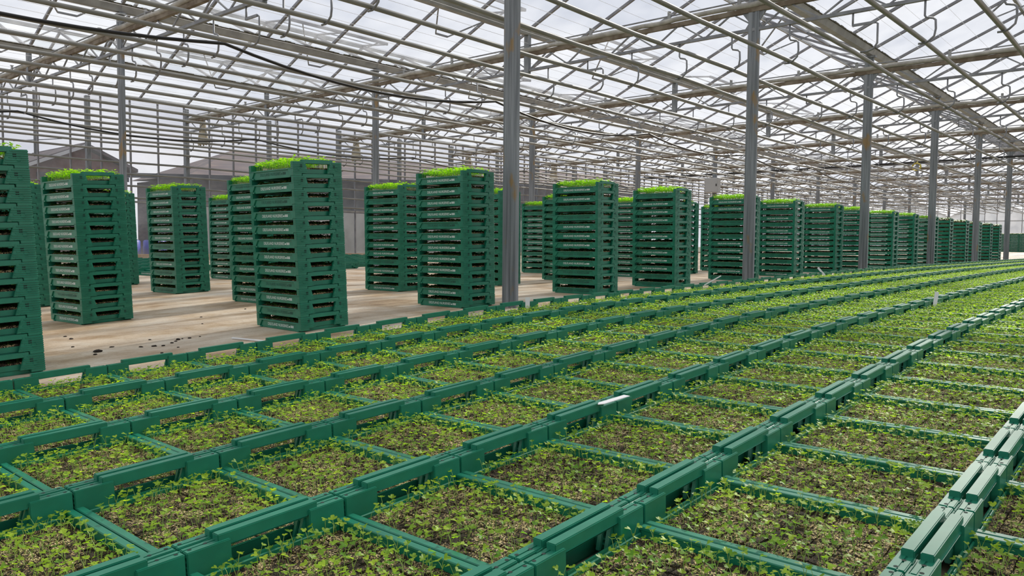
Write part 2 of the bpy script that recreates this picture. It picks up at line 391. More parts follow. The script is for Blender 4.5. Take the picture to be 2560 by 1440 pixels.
# ------------------------------------------------------------------ side wall, end wall
WL = 20.25
wall = empty('wall_left'); tag(wall, kind='structure')
b = MB(); b.box(-.015, .015, WL - .03, WL + .03, .0, Z_E); mull = b.mesh('mullion', M_bar)
b = MB(); b.add([(.02, WL, .12), (.68, WL, .12), (.68, WL, Z_E), (.02, WL, Z_E)], [(0, 1, 2, 3)]); wpane = b.mesh('glass_pane', M_wallglass)
u = 5.17 - .7 * 12; farw = MB(); farg = MB()
for i in range(100):
    if u < 45:
        place('mullion', mull, wall, (u, 0, 0)); place('glass_pane', wpane, wall, (u, 0, 0))
    else:
        farw.box(u - .02, u + .02, WL - .03, WL + .03, 0, Z_E); farg.add([(u + .02, WL, .12), (u + .68, WL, .12), (u + .68, WL, Z_E), (u + .02, WL, Z_E)], [(0, 1, 2, 3)])
    u += .7
U_END = U1 + .3
tag(place('distant_mullions', farw.mesh('distant_mullions', M_bar), wall), kind='stuff')
tag(place('distant_wall_panes', farg.mesh('distant_wall_panes', M_wallglass), wall), kind='stuff')
b = MB(); b.box(-5, U_END, WL - .08, WL + .08, -.9, .12); place('plinth', b.mesh('plinth', M_floor), wall)
b = MB(); b.box(-5, U_END, WL - .05, WL + .03, Z_E - .05, Z_E + .05); place('top_rail', b.mesh('top_rail', M_alu), wall)
b = MB(); b.box(-5, U_END, WL - .02, WL + .02, 1.42, 1.47); place('middle_rail', b.mesh('middle_rail', M_alu), wall)
b = MB(); b.box(-.05, .05, WL - .18, WL - .06, -1.0, Z_GUT + .05); wcol = b.mesh('wall_post', M_galv, .006)
for k in range(26):
    place('wall_post', wcol, wall, (5.17 + 2.45 * (k - 3), 0, 0))
end = empty('wall_far'); tag(end, kind='structure')
b = MB(); b.box(U_END - .02, U_END + .02, -.02, .02, -.2, 5.0); em = b.mesh('mullion', M_bar)
for i, y in enumerate(np.arange(-3.35, 20.3, .785)):
    place('mullion', em, end, (0, float(y), 0))
b = MB(); b.add([(U_END, .02, .2), (U_END, .765, .2), (U_END, .765, 4.7), (U_END, .02, 4.7)], [(0, 1, 2, 3)]); ep = b.mesh('glass_pane', M_wallglass)
for y in np.arange(-3.35, 19.6, .785): place('glass_pane', ep, end, (0, float(y), 0))
b = MB()
for z in (1.3, 2.4, 3.55): b.box(U_END - .03, U_END + .03, -3.4, 20.2, z, z + .05)
place('cross_rail', b.mesh('cross_rail', M_alu), end)
b = MB(); b.box(U_END - .1, U_END + .1, -3.4, 20.2, -.3, .22); place('plinth', b.mesh('plinth', M_floor), end)

# ------------------------------------------------------------------ trusses, with hooks, braces, clips and the folded cloth along the top
PL = [.857 + .793 * i for i in range(25)]                    # heating pipe lines
Y0, Y1 = -3.3, 20.1
b = MB(); b.box(-.025, .025, Y0, Y1, Z_CH - .02, Z_CH + .02); ch_me = b.mesh('bottom_chord', M_truss)
b = MB(); b.box(-.03, .03, Y0, Y1, Z_TOP - .05, Z_TOP + .01); top_me = b.mesh('top_chord', M_chord)
def bundle(seed):
    rg = random.Random(seed); pts = []; rs = []; y = Y0
    while y < Y1: pts.append((-.018 + rg.uniform(-.006, .006), y, Z_TOP + .052 + rg.uniform(-.012, .008))); rs.append(rg.uniform(.032, .044)); y += .28
    b = MB(); b.tube(pts, .04, 8, rs=rs); return b.mesh('folded_cloth', M_cloth)
bun = [bundle(s) for s in range(3)]
b = MB(); b.tube([(0, Y0, Z_TOP + .125), (0, Y1, Z_TOP + .125)], .011, 6); rail_me = b.mesh('cloth_rail', M_truss)
b = MB(); b.box(-.012, .012, -.024, .024, Z_TOP - .01, Z_TOP + .19); b.box(-.03, .03, -.012, .012, Z_TOP + .18, Z_TOP + .19); clip_me = b.mesh('clip', M_alu)
b = MB(); b.bar((0, 0, Z_CH), (0, .37, Z_TOP - .04), .02, .02); br_a = b.mesh('brace', M_truss)
b = MB(); b.bar((0, 0, Z_CH), (0, -.37, Z_TOP - .04), .02, .02); br_b = b.mesh('brace', M_truss)
hk = [(-.01, Z_CH - .015), (-.01, Z_CH - .19), (-.025, Z_CH - .215), (-.10, Z_CH - .235), (-.125, Z_CH - .26), (-.13, Z_CH - .36), (-.115, Z_PIPE + .03), (-.06, Z_PIPE - .018), (-.02, Z_PIPE - .036), (.05, Z_PIPE - .034)]
b = MB(); b.tube([(0, y, z) for y, z in hk], .0125, 6); hook_me = b.mesh('pipe_hook', M_truss)
hk2 = [(.0, Z_CH - .015), (.0, Z_CH - .17)]
b = MB(); b.tube([(0, y, z) for y, z in hk2], .0125, 6); b.bar((-.01, .0, Z_CH - .17), (-.01, -.26, Z_CH - .17), .02, .03)
b.tube([(0, -.26, Z_CH - .17), (0, -.29, Z_CH - .19), (0, -.29, Z_PIPE + .05), (0, -.25, Z_PIPE - .01), (0, -.18, Z_PIPE - .034), (0, -.1, Z_PIPE - .034)], .0125, 6); hook2_me = b.mesh('pipe_hook', M_truss)
b = MB(); b.box(-.035, .035, -.05, .05, Z_CH - .05, Z_GUT + .02); gp_me = b.mesh('gutter_post', M_galv, .004)
for k, u in enumerate(UT[1:]):
    t = empty('roof_truss', (u, 0, 0))
    tag(t, f'galvanised lattice roof truss with folded cloth, {ordinal(k + 1)} from the near end of the greenhouse', 'truss', 'roof trusses under the glass')
    place('bottom_chord', ch_me, t); place('top_chord', top_me, t); place('folded_cloth', bun[k % 3], t)['label'] = 'pale shade cloth folded along the top bar'
    place('cloth_rail', rail_me, t)
    for y in (8.425, 16.275, .575): place('gutter_post', gp_me, t, (0, y, 0))
    near = k <= 5; far_b, far_h = MB(), MB()
    ys = [PL[0] - .3965 + .793 * (i - 4) for i in range(30)]
    for i, y in enumerate(ys):
        if y > 19.7: break
        for me, s in ((br_a, 1), (br_b, -1)):
            if near: place('brace', me, t, (0, y, 0))
            else: far_b.bar((0, y, Z_CH), (0, y + s * .37, Z_TOP - .04), .02, .02)
    for i, y in enumerate(PL):
        me = hook2_me if (i + 2 * k) % 5 == 2 else hook_me
        if k <= 7: place('pipe_hook', me, t, (0, y, 0))
        else: far_h.tube([(0, y + a, z) for a, z in hk[::2]], .0125, 4)
    if not near: tag(place('braces', far_b.mesh('braces', M_truss), t), kind='stuff')
    if k > 7: tag(place('pipe_hooks', far_h.mesh('pipe_hooks', M_truss), t), kind='stuff')
    for y in (1.9, 3.21, 4.72, 5.78, 7.15, 8.9, 10.2, 11.5, 13.1, 14.5, 15.7, 17.2, 18.6): place('clip', clip_me, t, (0, y, 0))

# ------------------------------------------------------------------ posts
def post(L, u, label):
    z0 = fz(u) - .02; b = MB(); w, d = .075, .026
    prof = [(-d, -w), (d, -w), (d, w), (-d, w), (-d, .016), (-d + .008, .012), (-d + .008, -.012), (-d, -.016)]
    b.prism(prof, 'z', 0, Z_GUT - z0 + .01)
    o = empty('steel_post', (u, L, z0)); tag(o, label, 'post', 'grey steel posts in lines')
    place('shaft', b.mesh('shaft', M_post, .004), o)
    b = MB(); b.box(-.05, .05, -.11, .11, Z_GUT - z0 - .03, Z_GUT - z0); 
    for s in (-1, 1):
        b.prism([(s * w, Z_TOP - z0 - .05), (s * (w + .09), Z_TOP - z0 - .05), (s * w, Z_TOP - z0 - .17)], 'x', -.012, .012)
        b.prism([(s * w, Z_CH - z0), (s * (w + .06), Z_CH - z0), (s * w, Z_CH - z0 + .09)], 'x', -.012, .012)
    place('bracket', b.mesh('bracket', M_galv), o)
    return o
for k, u in enumerate(UT[1:]):
    if k >= 1:
        post(4.5, u, f'stained grey steel post at the edge of the trays, {ordinal(k)} from the near end' if k > 1 else 'largest rust-stained grey steel post, standing at the edge of the trays')
    if 1 <= k:
        post(12.35, u, f'grey steel post among the crate stacks, {ordinal(k)} from the left edge')

# ------------------------------------------------------------------ heating pipes, wires, cables
def pipe_run(L, z, r, u0, u1, seed):
    rg = random.Random(seed); b = MB(); pts = []
    for k in range(int((u1 - u0) / 2.45) + 1):
        u = u0 + 2.45 * k; pts.append((u, L, z - (.022 if k % 2 else 0) * rg.uniform(.6, 1.4)))
    b.tube(pts, r, 10); return b
for i, L in enumerate(PL):
    b = pipe_run(L, Z_PIPE, .0265, UT[0], U1, i)
    o = place('heating_pipe', b.mesh('heating_pipe', M_pipe))
    tag(o, f'long grey overhead heating pipe on hooks, {ordinal(len(PL) - i)} from the side wall', 'pipe', 'overhead heating pipes')
for i, z in enumerate((1.09, 1.38, 1.67, 1.95, 2.24)):
    b = pipe_run(WL - .3, z + CZ, .026, UT[0], U1, 50 + i)
    for u in np.arange(UT[0] + 4.9, U1, 4.9): b.box(u - .015, u + .015, WL - .3, WL - .12, z + CZ - .04, z + CZ - .02)
    o = place('wall_pipe', b.mesh('wall_pipe', M_pipe)); tag(o, f'horizontal heating pipe along the misted glass side wall, {ordinal(i + 1)} from the bottom', 'pipe', 'pipes along the side wall')
for i in range(44):
    L = .9 + .44 * i; b = MB(); b.tube([(UT[0], L, Z_TOP + .15), (U1, L, Z_TOP + .15)], .0028, 4)
    o = place('shade_wire', b.mesh('shade_wire', M_wire)); tag(o, 'thin pale support wire running above the trusses under the glass', 'wire', 'thin wires above the trusses')
def cable(L, r, u0, seed, label):
    rg = random.Random(seed); b = MB(); pts = []
    for k in range(12):
        sag = rg.uniform(.17, .24)
        for j in range(12):
            q = j / 12; pts.append((u0 + 4.9 * (k + q), L + .03 * math.sin(k), Z_PIPE + .0 - sag * 4 * q * (1 - q)))
    b.tube(pts, r, 8); o = place('cable', b.mesh('cable', M_black)); tag(o, label, 'cable')
cable(8.93, .021, UT[1] - .2, 1, 'thick black cable sagging between hooks across the upper left')
cable(16.6, .018, UT[1] - .1, 2, 'thinner black cable sagging in front of the misted side wall')
b = MB(); b.tube([(29.25, -3, Z_CH + .06), (29.25, 6, Z_CH + .02), (29.25, 12, Z_CH + .0), (29.25, 18, Z_CH)], .034, 8)
o = place('water_pipe', b.mesh('water_pipe', M_black)); tag(o, 'long black water pipe crossing under the far trusses', 'pipe')
b = MB()
for j in range(3):
    b.tube([(29.0 + .03 * j, 7.1 + .13 * math.cos(a * .3142), 3.17 + .12 * math.sin(a * .3142)) for a in range(21)], .018, 6)
b.tube([(29.0, 7.1, 3.29), (29.19, 7.1, Z_CH + .05)], .012, 6)
o = place('hose_coil', b.mesh('hose_coil', M_yellow)); tag(o, 'coil of yellow hose hung on the far black water pipe', 'hose')
# hanging cloth ends by the wall posts
def cloth_end(u, L, ln, label):
    b = MB(); rg = random.Random(int(u * 10)); n, m = 22, 10; vs = []; fs = []
    for i in range(m + 1):
        q = i / m; w = .12 + .20 * min(1, q * 1.3)
        for j in range(n):
            a = 2 * math.pi * j / n; rr = 1 + .14 * math.sin(6 * a) + rg.uniform(-.03, .03)
            vs.append((.07 * rr * math.cos(a) * (.5 + q * .6), w * .62 * rr * math.sin(a), -ln * q + (.03 * math.sin(9 * a) if i == m else 0)))
    for i in range(m):
        for j in range(n): fs.append((i * n + j, i * n + (j + 1) % n, (i + 1) * n + (j + 1) % n, (i + 1) * n + j))
    b.add(vs, fs, 0, True)
    o = place('hanging_cloth', b.mesh('hanging_cloth', M_hang), None, (u + .05, L, Z_TOP + .02)); tag(o, label, 'cloth', 'hanging cloth ends by the side wall')
for k, (u, ln, d) in enumerate(((UT[3], .68, 'nearest the left edge'), (UT[4], .66, 'second from the left edge'), (UT[5], .66, 'third from the left edge'), (UT[6], .66, 'fourth from the left edge'))):
    cloth_end(u, 19.35, ln, f'beige shade cloth bundle hanging by the side wall, {d}')
# grey switch box on a far post
sb = empty('switch_box', (UT[6] - .14, 12.35, 2.5)); tag(sb, 'grey electrical box fixed to a far steel post', 'box')
b = MB(); b.box(-.1, .1, -.25, .25, -.25, .25); place('case', b.mesh('case', M_grey, .012), sb)
b = MB(); b.box(-.108, -.1, -.22, .22, -.22, .22); place('lid', b.mesh('lid', M_grey, .003), sb)
b = MB(); b.box(-.12, -.105, -.2, -.17, -.04, .04); place('latch', b.mesh('latch', M_black), sb)

# ------------------------------------------------------------------ the green crate: body, two handle walls, lettering, compost
HC, HB, PITCHS = .108, .122, .099                            # corner height, handle height, stacking pitch
def body_mesh():
    b = MB()
    b.box(-.185, .185, -.262, .262, .002, .008)
    for s in (-1, 1):
        x = lambda a, c: (min(s * a, s * c), max(s * a, s * c))
        b.box(*x(.181, .1905), -.262, .262, .0, .058)
        b.box(*x(.179, .2), -.292, .292, .0535, .0635)
        for q in (-1, 1):
            b.prism([(q * .298, .0095), (q * .298, .0600), (q * .224, .0600), (q * .262, .0095)], 'x', *x(.184, .2))
            b.box(*x(.184, .2), *sorted((q * .24, q * .262)), 0, .012)
    for q in (-1, 1): b.box(-.18, .18, *sorted((q * .256, q * .262)), .0, .0265); b.box(-.18, .18, *sorted((q * .258, q * .2638)), .0262, .05)
    return b.mesh('crate_body', M_green, .0022)
def wall_mesh():
    b = MB()
    for s in (-1, 1):
        poly = [(s * .1995, .0095), (s * .1995, HC), (s * .1, HC), (s * .1, .095), (s * .078, .026), (s * .131, .026), (s * .131, .0097)]
        b.prism(poly, 'y', .284, .2976)
        b.prism([(s * .1995, .0097), (s * .1995, HC), (s * .1, HC), (s * .1, .026), (s * .131, .026), (s * .131, .0097)], 'y', .2645, .284)
    b.prism([(-.127, .094), (-.127, HB), (.127, HB), (.127, .094)], 'y', .2715, .2965)
    b.box(-.1, .1, .2635, .2685, .0265, .057)
    b.box(-.1, .1, .268, .274, .0925, .0965)
    me = b.mesh('t', M_green, .003, 2)
    d = MB()                                                # ribs on the outer faces, dark discs and bars painted as the shade in corner holes and handle slots
    vs = [tuple(v.co) for v in me.vertices]; fs = [tuple(p.vertices) for p in me.polygons]
    d.add(vs, fs, 0)
    for s in (-1, 1):
        for i in range(1, 8):
            z = .016 + .0116 * i; xi = .081 + (.022 * z / HC) + (.014 if i % 3 == 1 else 0)
            d.prism([(.297, z - .0015), (.3011, z), (.3011, z + .0035), (.297, z + .005)], 'x', *sorted((s * xi, s * .2)))
        for i in range(8):
            z = .016 + .0116 * i; d.box(*sorted((s * .198, s * .2007)), .270, .2995, z, z + .004)
        d.tube([(s * .155 + .013 * math.cos(a * .5236), .2995, .058 + .013 * math.sin(a * .5236)) for a in range(13)], .0012, 4)
        d.prism([(s * .127, .094), (s * .127, .107), (s * .148, .104), (s * .148, .099)], 'y', .2960, .2990)
        for xx in (.128, .137): d.box(*sorted((s * xx, s * (xx + .006))), .2960, .3008, .068, .090, 1)
        for yy, xx in ((.279, .187), (.284, .150)): d.disc((s * xx, yy, HC + .0004), .0046, 9, 1)
    bpy.data.meshes.remove(me)
    return d.mesh('handle_wall', [M_green, M_hole_shade])
ME_body, ME_wall = body_mesh(), wall_mesh()
MW = [Matrix.Identity(4), Matrix.Rotation(math.pi, 4, 'Z')]

def block_bed(seed, top=.038, nx=12, ny=18):
    rg = random.Random(seed); b = MB(); X, Y = .179, .262
    wx, wy = 2 * X / nx, 2 * Y / ny
    b.add([(-X, -Y, .012), (X, -Y, .012), (X, Y, .012), (-X, Y, .012)], [(0, 1, 2, 3)])
    for i in range(nx):
        for j in range(ny):
            x0, y0 = -X + i * wx, -Y + j * wy; g = .0014
            zz = [top + rg.uniform(-.004, .003) for _ in range(4)]; zm = top + rg.uniform(.0, .006)
            p = [(x0 + g, y0 + g), (x0 + wx - g, y0 + g), (x0 + wx - g, y0 + wy - g), (x0 + g, y0 + wy - g)]
            vs = [(*p[k], .013) for k in range(4)] + [(*p[k], zz[k]) for k in range(4)] + [(x0 + wx / 2 + rg.uniform(-.006, .006), y0 + wy / 2 + rg.uniform(-.006, .006), zm)]
            b.add(vs, [(0, 1, 5, 4), (1, 2, 6, 5), (2, 3, 7, 6), (3, 0, 4, 7), (4, 5, 8), (5, 6, 8), (6, 7, 8), (7, 4, 8)], 0, False)
    return b.mesh('compost', M_compost)
ME_comp = [block_bed(s) for s in range(3)]; ME_comp2 = [block_bed(s + 7, .066) for s in range(2)]  # second set filled higher to block light passing through the stacks

# leaves: a three-lobed fan, cupped along its midrib
HALFLEAF = [(.0, .0), (.20, .03), (.52, .10), (.66, .32), (.58, .52), (.24, .44), (.31, .70), (.20, .94), (.0, 1.0)]
LEAF = HALFLEAF + [(-x, y) for x, y in HALFLEAF[-2:0:-1]]
class Plants:
    def __init__(s): s.v = []; s.f = []; s.m = []; s.t = []
    def poly(s, vs, fs, mi, tint):
        b = len(s.v); s.v += vs; s.t += [tint] * len(vs)
        for f in fs: s.f.append(tuple(i + b for i in f)); s.m.append(mi)
    def leaf(s, p, d, size, tilt, tint, rg, roll=0):
        "leaf at p pointing along heading d, tilted up by tilt"
        ch, sh, ct, st = math.cos(d), math.sin(d), math.cos(tilt), math.sin(tilt); cup = rg.uniform(.15, .45)
        vs = []
        for x, y in [(0, .42)] + LEAF:
            z = cup * abs(x) - .18 * max(0, y - .5) + roll * x
            fx, fz_ = y * ct - z * st, y * st + z * ct
            vs.append((p[0] + size * (fx * ch - x * sh), p[1] + size * (fx * sh + x * ch), p[2] + size * fz_))
        n = len(LEAF); s.poly(vs, [(0, 1 + i, 1 + (i + 1) % n) for i in range(n)], 0, tint)
    def stem(s, p, q, r, tint=.5):
        vs = []
        for e, rr in ((p, r), (((p[0] * .45 + q[0] * .55) + (q[1] - p[1]) * .15, (p[1] * .45 + q[1] * .55), p[2] * .4 + q[2] * .6), r * .85), (q, r * .6)):
            for k in range(3): vs.append((e[0] + rr * math.cos(2.094 * k), e[1] + rr * math.sin(2.094 * k), e[2]))
        s.poly(vs, [(a * 3 + k, a * 3 + (k + 1) % 3, a * 3 + 3 + (k + 1) % 3, a * 3 + 3 + k) for a in (0, 1) for k in range(3)], 1, tint)
    def seedling(s, x, y, z, rg, h=None, scale=1.0):
        h = h or rg.uniform(.022, .046); base = (x, y, z); tint = min(1, max(0, rg.gauss(.5, .28)))
        a0 = rg.uniform(0, 6.28); n = rg.choice((1, 2, 2, 3))
        mid = (x + rg.uniform(-.004, .004), y + rg.uniform(-.004, .004), z + h * .35); s.stem(base, mid, .0011)
        for k in range(2):                                   # seed leaves, narrow, low down
            a = a0 + 1.2 + k * 3.14 + rg.uniform(-.4, .4); c, d = math.cos(a), math.sin(a); L = rg.uniform(.009, .014)
            zz = z + h * .32; up_ = rg.uniform(.0, .5) * L
            s.poly([(mid[0], mid[1], zz), (mid[0] + c * L * .6 - d * .0015, mid[1] + d * L * .6 + c * .0015, zz + up_), (mid[0] + c * L, mid[1] + d * L, zz + up_ * .8), (mid[0] + c * L * .6 + d * .0015, mid[1] + d * L * .6 - c * .0015, zz + up_)], [(0, 1, 2, 3)], 0, tint * .7)
        for k in range(n):
            a = a0 + k * 6.283 / n + rg.uniform(-.5, .5); hh = h * (1 - .22 * k * rg.random()); o = rg.uniform(.003, .010)
            tip = (x + o * math.cos(a), y + o * math.sin(a), z + hh); s.stem(mid, tip, .0008)
            s.leaf(tip, a + rg.uniform(-.6, .6), scale * rg.uniform(.0105, .0170), rg.uniform(-.25, .55), min(1, max(0, tint + rg.uniform(-.2, .2))), rg, rg.uniform(-.3, .3))
    def mesh(s, name, mats):
        me = bpy.data.meshes.new(name); me.from_pydata(s.v, [], s.f)
        for m in mats: me.materials.append(m)
        me.polygons.foreach_set('material_index', s.m)
        at = me.attributes.new('tint', 'FLOAT', 'POINT'); at.data.foreach_set('value', s.t)
        me.update(); return me
def spots(rg, nx=12, ny=17, miss=.10):
    out = []
    for i in range(nx):
        for j in range(ny):
            if rg.random() < miss: continue
            out.append((-.178 + .356 * (i + .5) / nx + rg.uniform(-.006, .006), -.260 + .520 * (j + .5) / ny + rg.uniform(-.006, .006)))
    return out
def seedling_bed(seed):
    rg = random.Random(seed); p = Plants()
    for x, y in spots(rg): p.seedling(x, y, .040, rg)
    return p.mesh('seedlings', [M_leaf, M_stem])
ME_seed = [seedling_bed(100 + s) for s in range(6)]
ME_one = []
for s in range(14):
    rg = random.Random(500 + s); p = Plants(); p.seedling(0, 0, 0, rg); ME_one.append(p.mesh('seedling', [M_leaf, M_stem]))
def lush_bed(seed, h0, h1, dens, leaf=None, lim=1.0):
    rg = random.Random(seed); p = Plants()
    for x, y in spots(rg, dens, int(dens * 1.5), 0.02):
        x *= lim; y *= lim
        h = rg.uniform(h0, h1)
        a0 = rg.uniform(0, 6.28); p.stem((x, y, .03), (x, y, .04 + h * .8), .0014)
        for k in range(4):
            a = a0 + 1.57 * k + rg.uniform(-.5, .5); o = rg.uniform(.004, .016); hh = .04 + h * rg.uniform(.65, 1.0)
            p.leaf((x + o * math.cos(a), y + o * math.sin(a), hh), a, rg.uniform(.014, .022), rg.uniform(-.3, .6) if leaf is None else rg.uniform(-.5, .0), rg.random(), rg, rg.uniform(-.3, .3) if leaf is None else 0)
    return p.mesh('plants', [leaf or M_lush, M_stem])
ME_lush = [lush_bed(s, .070, .112, 15) for s in (1, 2, 3)]
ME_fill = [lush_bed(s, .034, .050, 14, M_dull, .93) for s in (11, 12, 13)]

# lettering on the long sides of the stacked crates
tcu = bpy.data.curves.new('text', 'FONT'); tcu.body = 'DELFLAND NURSERIES'; tcu.size = .0245; tcu.resolution_u = 2; tcu.align_x = 'LEFT'
tob = bpy.data.objects.new('text', tcu); C.objects.link(tob)
bpy.context.view_layer.update()
tme = bpy.data.meshes.new_from_object(tob.evaluated_get(bpy.context.evaluated_depsgraph_get()))
xs = [v.co.x for v in tme.vertices]; ys_ = [v.co.y for v in tme.vertices]; W = max(xs) - min(xs); Hh = max(ys_) - min(ys_)
def lettering(m):
    b = MB(); sx, sy = .278 / W, .0205 / Hh; y0 = .156
    P = lambda x, y: (-.1912, y0 - x, .0215 + y)
    b.add([P((v.co.x - min(xs)) * sx, (v.co.y - min(ys_)) * sy) for v in tme.vertices], [tuple(p.vertices) for p in tme.polygons])
    b.add([P(.291 + .0075 * math.cos(a * .6283), .007 + .0062 * math.sin(a * .6283)) for a in range(10)], [tuple(range(10))])
    for i in range(5):                                       # small grid emblem
        b.add([P(.305 + .008 * i, .001), P(.311 + .008 * i, .001), P(.311 + .008 * i, .0085), P(.305 + .008 * i, .0085)], [(0, 1, 2, 3)])
        b.add([P(.305 + .008 * i, .010), P(.311 + .008 * i, .010), P(.311 + .008 * i, .0175), P(.305 + .008 * i, .0175)], [(0, 1, 2, 3)])
    return b.mesh('lettering', m)
ME_let = [lettering(M_white), lettering(M_faded)]
bpy.data.objects.remove(tob)

def crate(name, M, comp=None, plants=None, let=None):
    r = place(name, ME_body, None, None, None, M)
    for W_ in MW: place('handle_wall', ME_wall, r, None, None, W_)
    if comp is not None: tag(place('compost', comp, r), kind='stuff')
    if plants is not None: tag(place('plants' if plants.name.startswith('plants') else 'seedlings', plants, r), kind='stuff')
    if let is not None: place('lettering', let, r)
    return r

# ------------------------------------------------------------------ the field of seedling trays on the floor
ROWS = {1: 'outermost row beside bare concrete', 2: 'second row from bare concrete', 3: 'third row from bare concrete', 4: 'fourth row from bare concrete', 5: 'fifth row from bare concrete', 6: 'sixth row from bare concrete', 7: 'seventh row from bare concrete'}
rg = random.Random(3); near_trays = []; rest = []
for r in range(1, 10):
    L = 3.97 - .6033 * (r - 1) + .022 - .3
    cand = []
    for j in range(-6, 110):
        u = 1.166 + .403 * j + .2015
        z = fz(u) + .1
        vis = r <= 7 and u < 31.5 and any(seen((u + a, L + bb, zz), 12) for a in (-.2, 0, .2) for bb in (-.3, 0, .3) for zz in (z, z - .06))
        (cand if vis else rest).append((u, L))
    for i, (u, L) in enumerate(cand):
        M = on_floor(u, L, .2) @ Matrix.Translation((rg.uniform(-.0008, .0008), 0, 0)) @ (MW[rg.randrange(2)])
        t = crate('seedling_tray', M, ME_comp[rg.randrange(3)])
        tag(t, f'green plastic tray of leafy seedlings, {ordinal(i + 1)} from near end, {ROWS[r]}', 'tray', 'seedling trays on the floor')
        near_trays.append((((M.translation - Vector((0, 0, CZ))).length), t, M))
near_trays.sort(key=lambda a: a[0])
# the seedlings that show largest are objects of their own
pool = []; keep = {}
for d, t, M in near_trays[:16]:
    rs = random.Random(int(d * 1e5)); keep[t.name] = (t, [])
    for x, y in spots(rs):
        w = M @ Vector((x, y, .06)); pool.append(((w - Vector((0, 0, CZ))).length if seen(w) else 99, t, x, y))
pool.sort(key=lambda a: a[0])
for k, (d, t, x, y) in enumerate(pool):
    if k < 300 and d < 90:
        o = place('seedling', ME_one[rg.randrange(14)], t, (x, y, .040)); o.rotation_euler = (rg.uniform(-.12, .12), rg.uniform(-.12, .12), rg.uniform(0, 6.28)); q = rg.uniform(.9, 1.15); o.scale = (q, q, q)
    else: keep[t.name][1].append((x, y))
for t, sp in keep.values():
    p = Plants(); rs = random.Random(len(sp))
    for x, y in sp: p.seedling(x, y, .040, rs)
    if sp: tag(place('seedlings', p.mesh('seedlings', [M_leaf, M_stem]), t), kind='stuff')
for d, t, M in near_trays[16:]: tag(place('seedlings', ME_seed[rg.randrange(6)], t), kind='stuff')
# rows going on outside the picture, one low object
b = MB()
for u, L in rest:
    if u < 45 and (u > 2 or r > 7) and L > -1.6:
        M = on_floor(u, L, .2)
        for (x0, x1, y0, y1, z0, z1, mi) in ((-.19, .19, -.28, .28, 0, .045, 1), (-.2, .2, .279, .3, 0, HC, 0), (-.2, .2, -.3, -.279, 0, HC, 0), (-.2, -.184, -.28, .28, 0, .063, 0), (.184, .2, -.28, .28, 0, .063, 0)):
            vs = [M @ Vector((x, y, z)) for x in (x0, x1) for y in (y0, y1) for z in (z0, z1)]
            b.add(vs, [(0, 1, 3, 2), (4, 6, 7, 5), (0, 4, 5, 1), (2, 3, 7, 6), (0, 2, 6, 4), (1, 5, 7, 3)], mi)
o = place('tray_rows', b.mesh('tray_rows', [M_green, M_compost])); tag(o, 'rows of green trays going on past the edge of the picture', 'tray', None, 'stuff')

# ------------------------------------------------------------------ stacks of twelve crates
STACKS = [  # u, L of the near corner, turn in degrees, where
    (1.13, 4.68, 0, 'cut by the left photo edge'),
    (3.17, 4.69, -1.5, 'tallest one left of the rusty post'),
    (4.85, 4.75, 0, 'just left of the largest post'),
    (6.85, 4.74, 1, 'first right of the largest post'),
    (8.43, 4.70, 0, 'second right of the largest post'),
    (10.53, 4.72, 0, 'half behind the second post'),
    (12.25, 4.72, 0, 'first right of the second post'),
    (14.14, 4.72, 0, 'second right of the second post'),
    (15.62, 4.72, 0, 'half behind the third post'),
    (17.66, 4.72, 0, 'first right of the third post'),
    (19.30, 4.72, 0, 'second right of the third post'),
    (21.16, 4.72, 0, 'half behind the fourth post'),
    (2.42, 6.61, 3, 'complete one nearest the left edge'),
    (4.06, 6.61, 1, 'partly hidden left of the tallest stack'),
    (5.80, 6.70, 2, 'left of and behind the largest post stack'),
    (7.33, 6.55, 0, 'hidden mostly behind the largest post'),
    (8.86, 6.50, 0, 'left behind the first right-hand stack'),
    (10.36, 6.45, 0, 'between the two right-hand front stacks'),
    (11.77, 6.34, 0, 'behind the second right-hand front stack'),
    (13.46, 6.37, 0, 'left behind the second post stack'),
    (2.45, 8.49, 0, 'behind the left edge stack'),
    (4.12, 8.53, 2, 'standing alone at mid left'),
    (4.17, 10.48, 0, 'behind the complete left stack'),
    (5.87, 10.46, 0, 'small and pale behind mid left'),
    (10.44, 8.23, 0, 'farthest back right of largest post'),
]
rg = random.Random(11)
def stack_M(u, L, rz): return on_floor(u + .2, L + .3, .35, math.radians(rz))
for si, (u, L, rz, where) in enumerate(STACKS):
    M = stack_M(u, L, rz)
    for k in range(12):
        Mk = M @ Matrix.Translation((rg.uniform(-.001, .001), rg.uniform(-.001, .001), PITCHS * k)) @ Matrix.Rotation(rg.uniform(-.002, .002), 4, 'Z')
        top = k == 11
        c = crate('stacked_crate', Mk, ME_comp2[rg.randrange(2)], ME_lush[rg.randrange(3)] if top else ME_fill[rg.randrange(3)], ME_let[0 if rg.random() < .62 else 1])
        pos = 'topmost' if top else ('bottom one' if k == 0 else ordinal(12 - k) + ' from top')
        tag(c, f'green crate of plants, {pos}, stack {where}', 'crate', 'stacked plant crates')
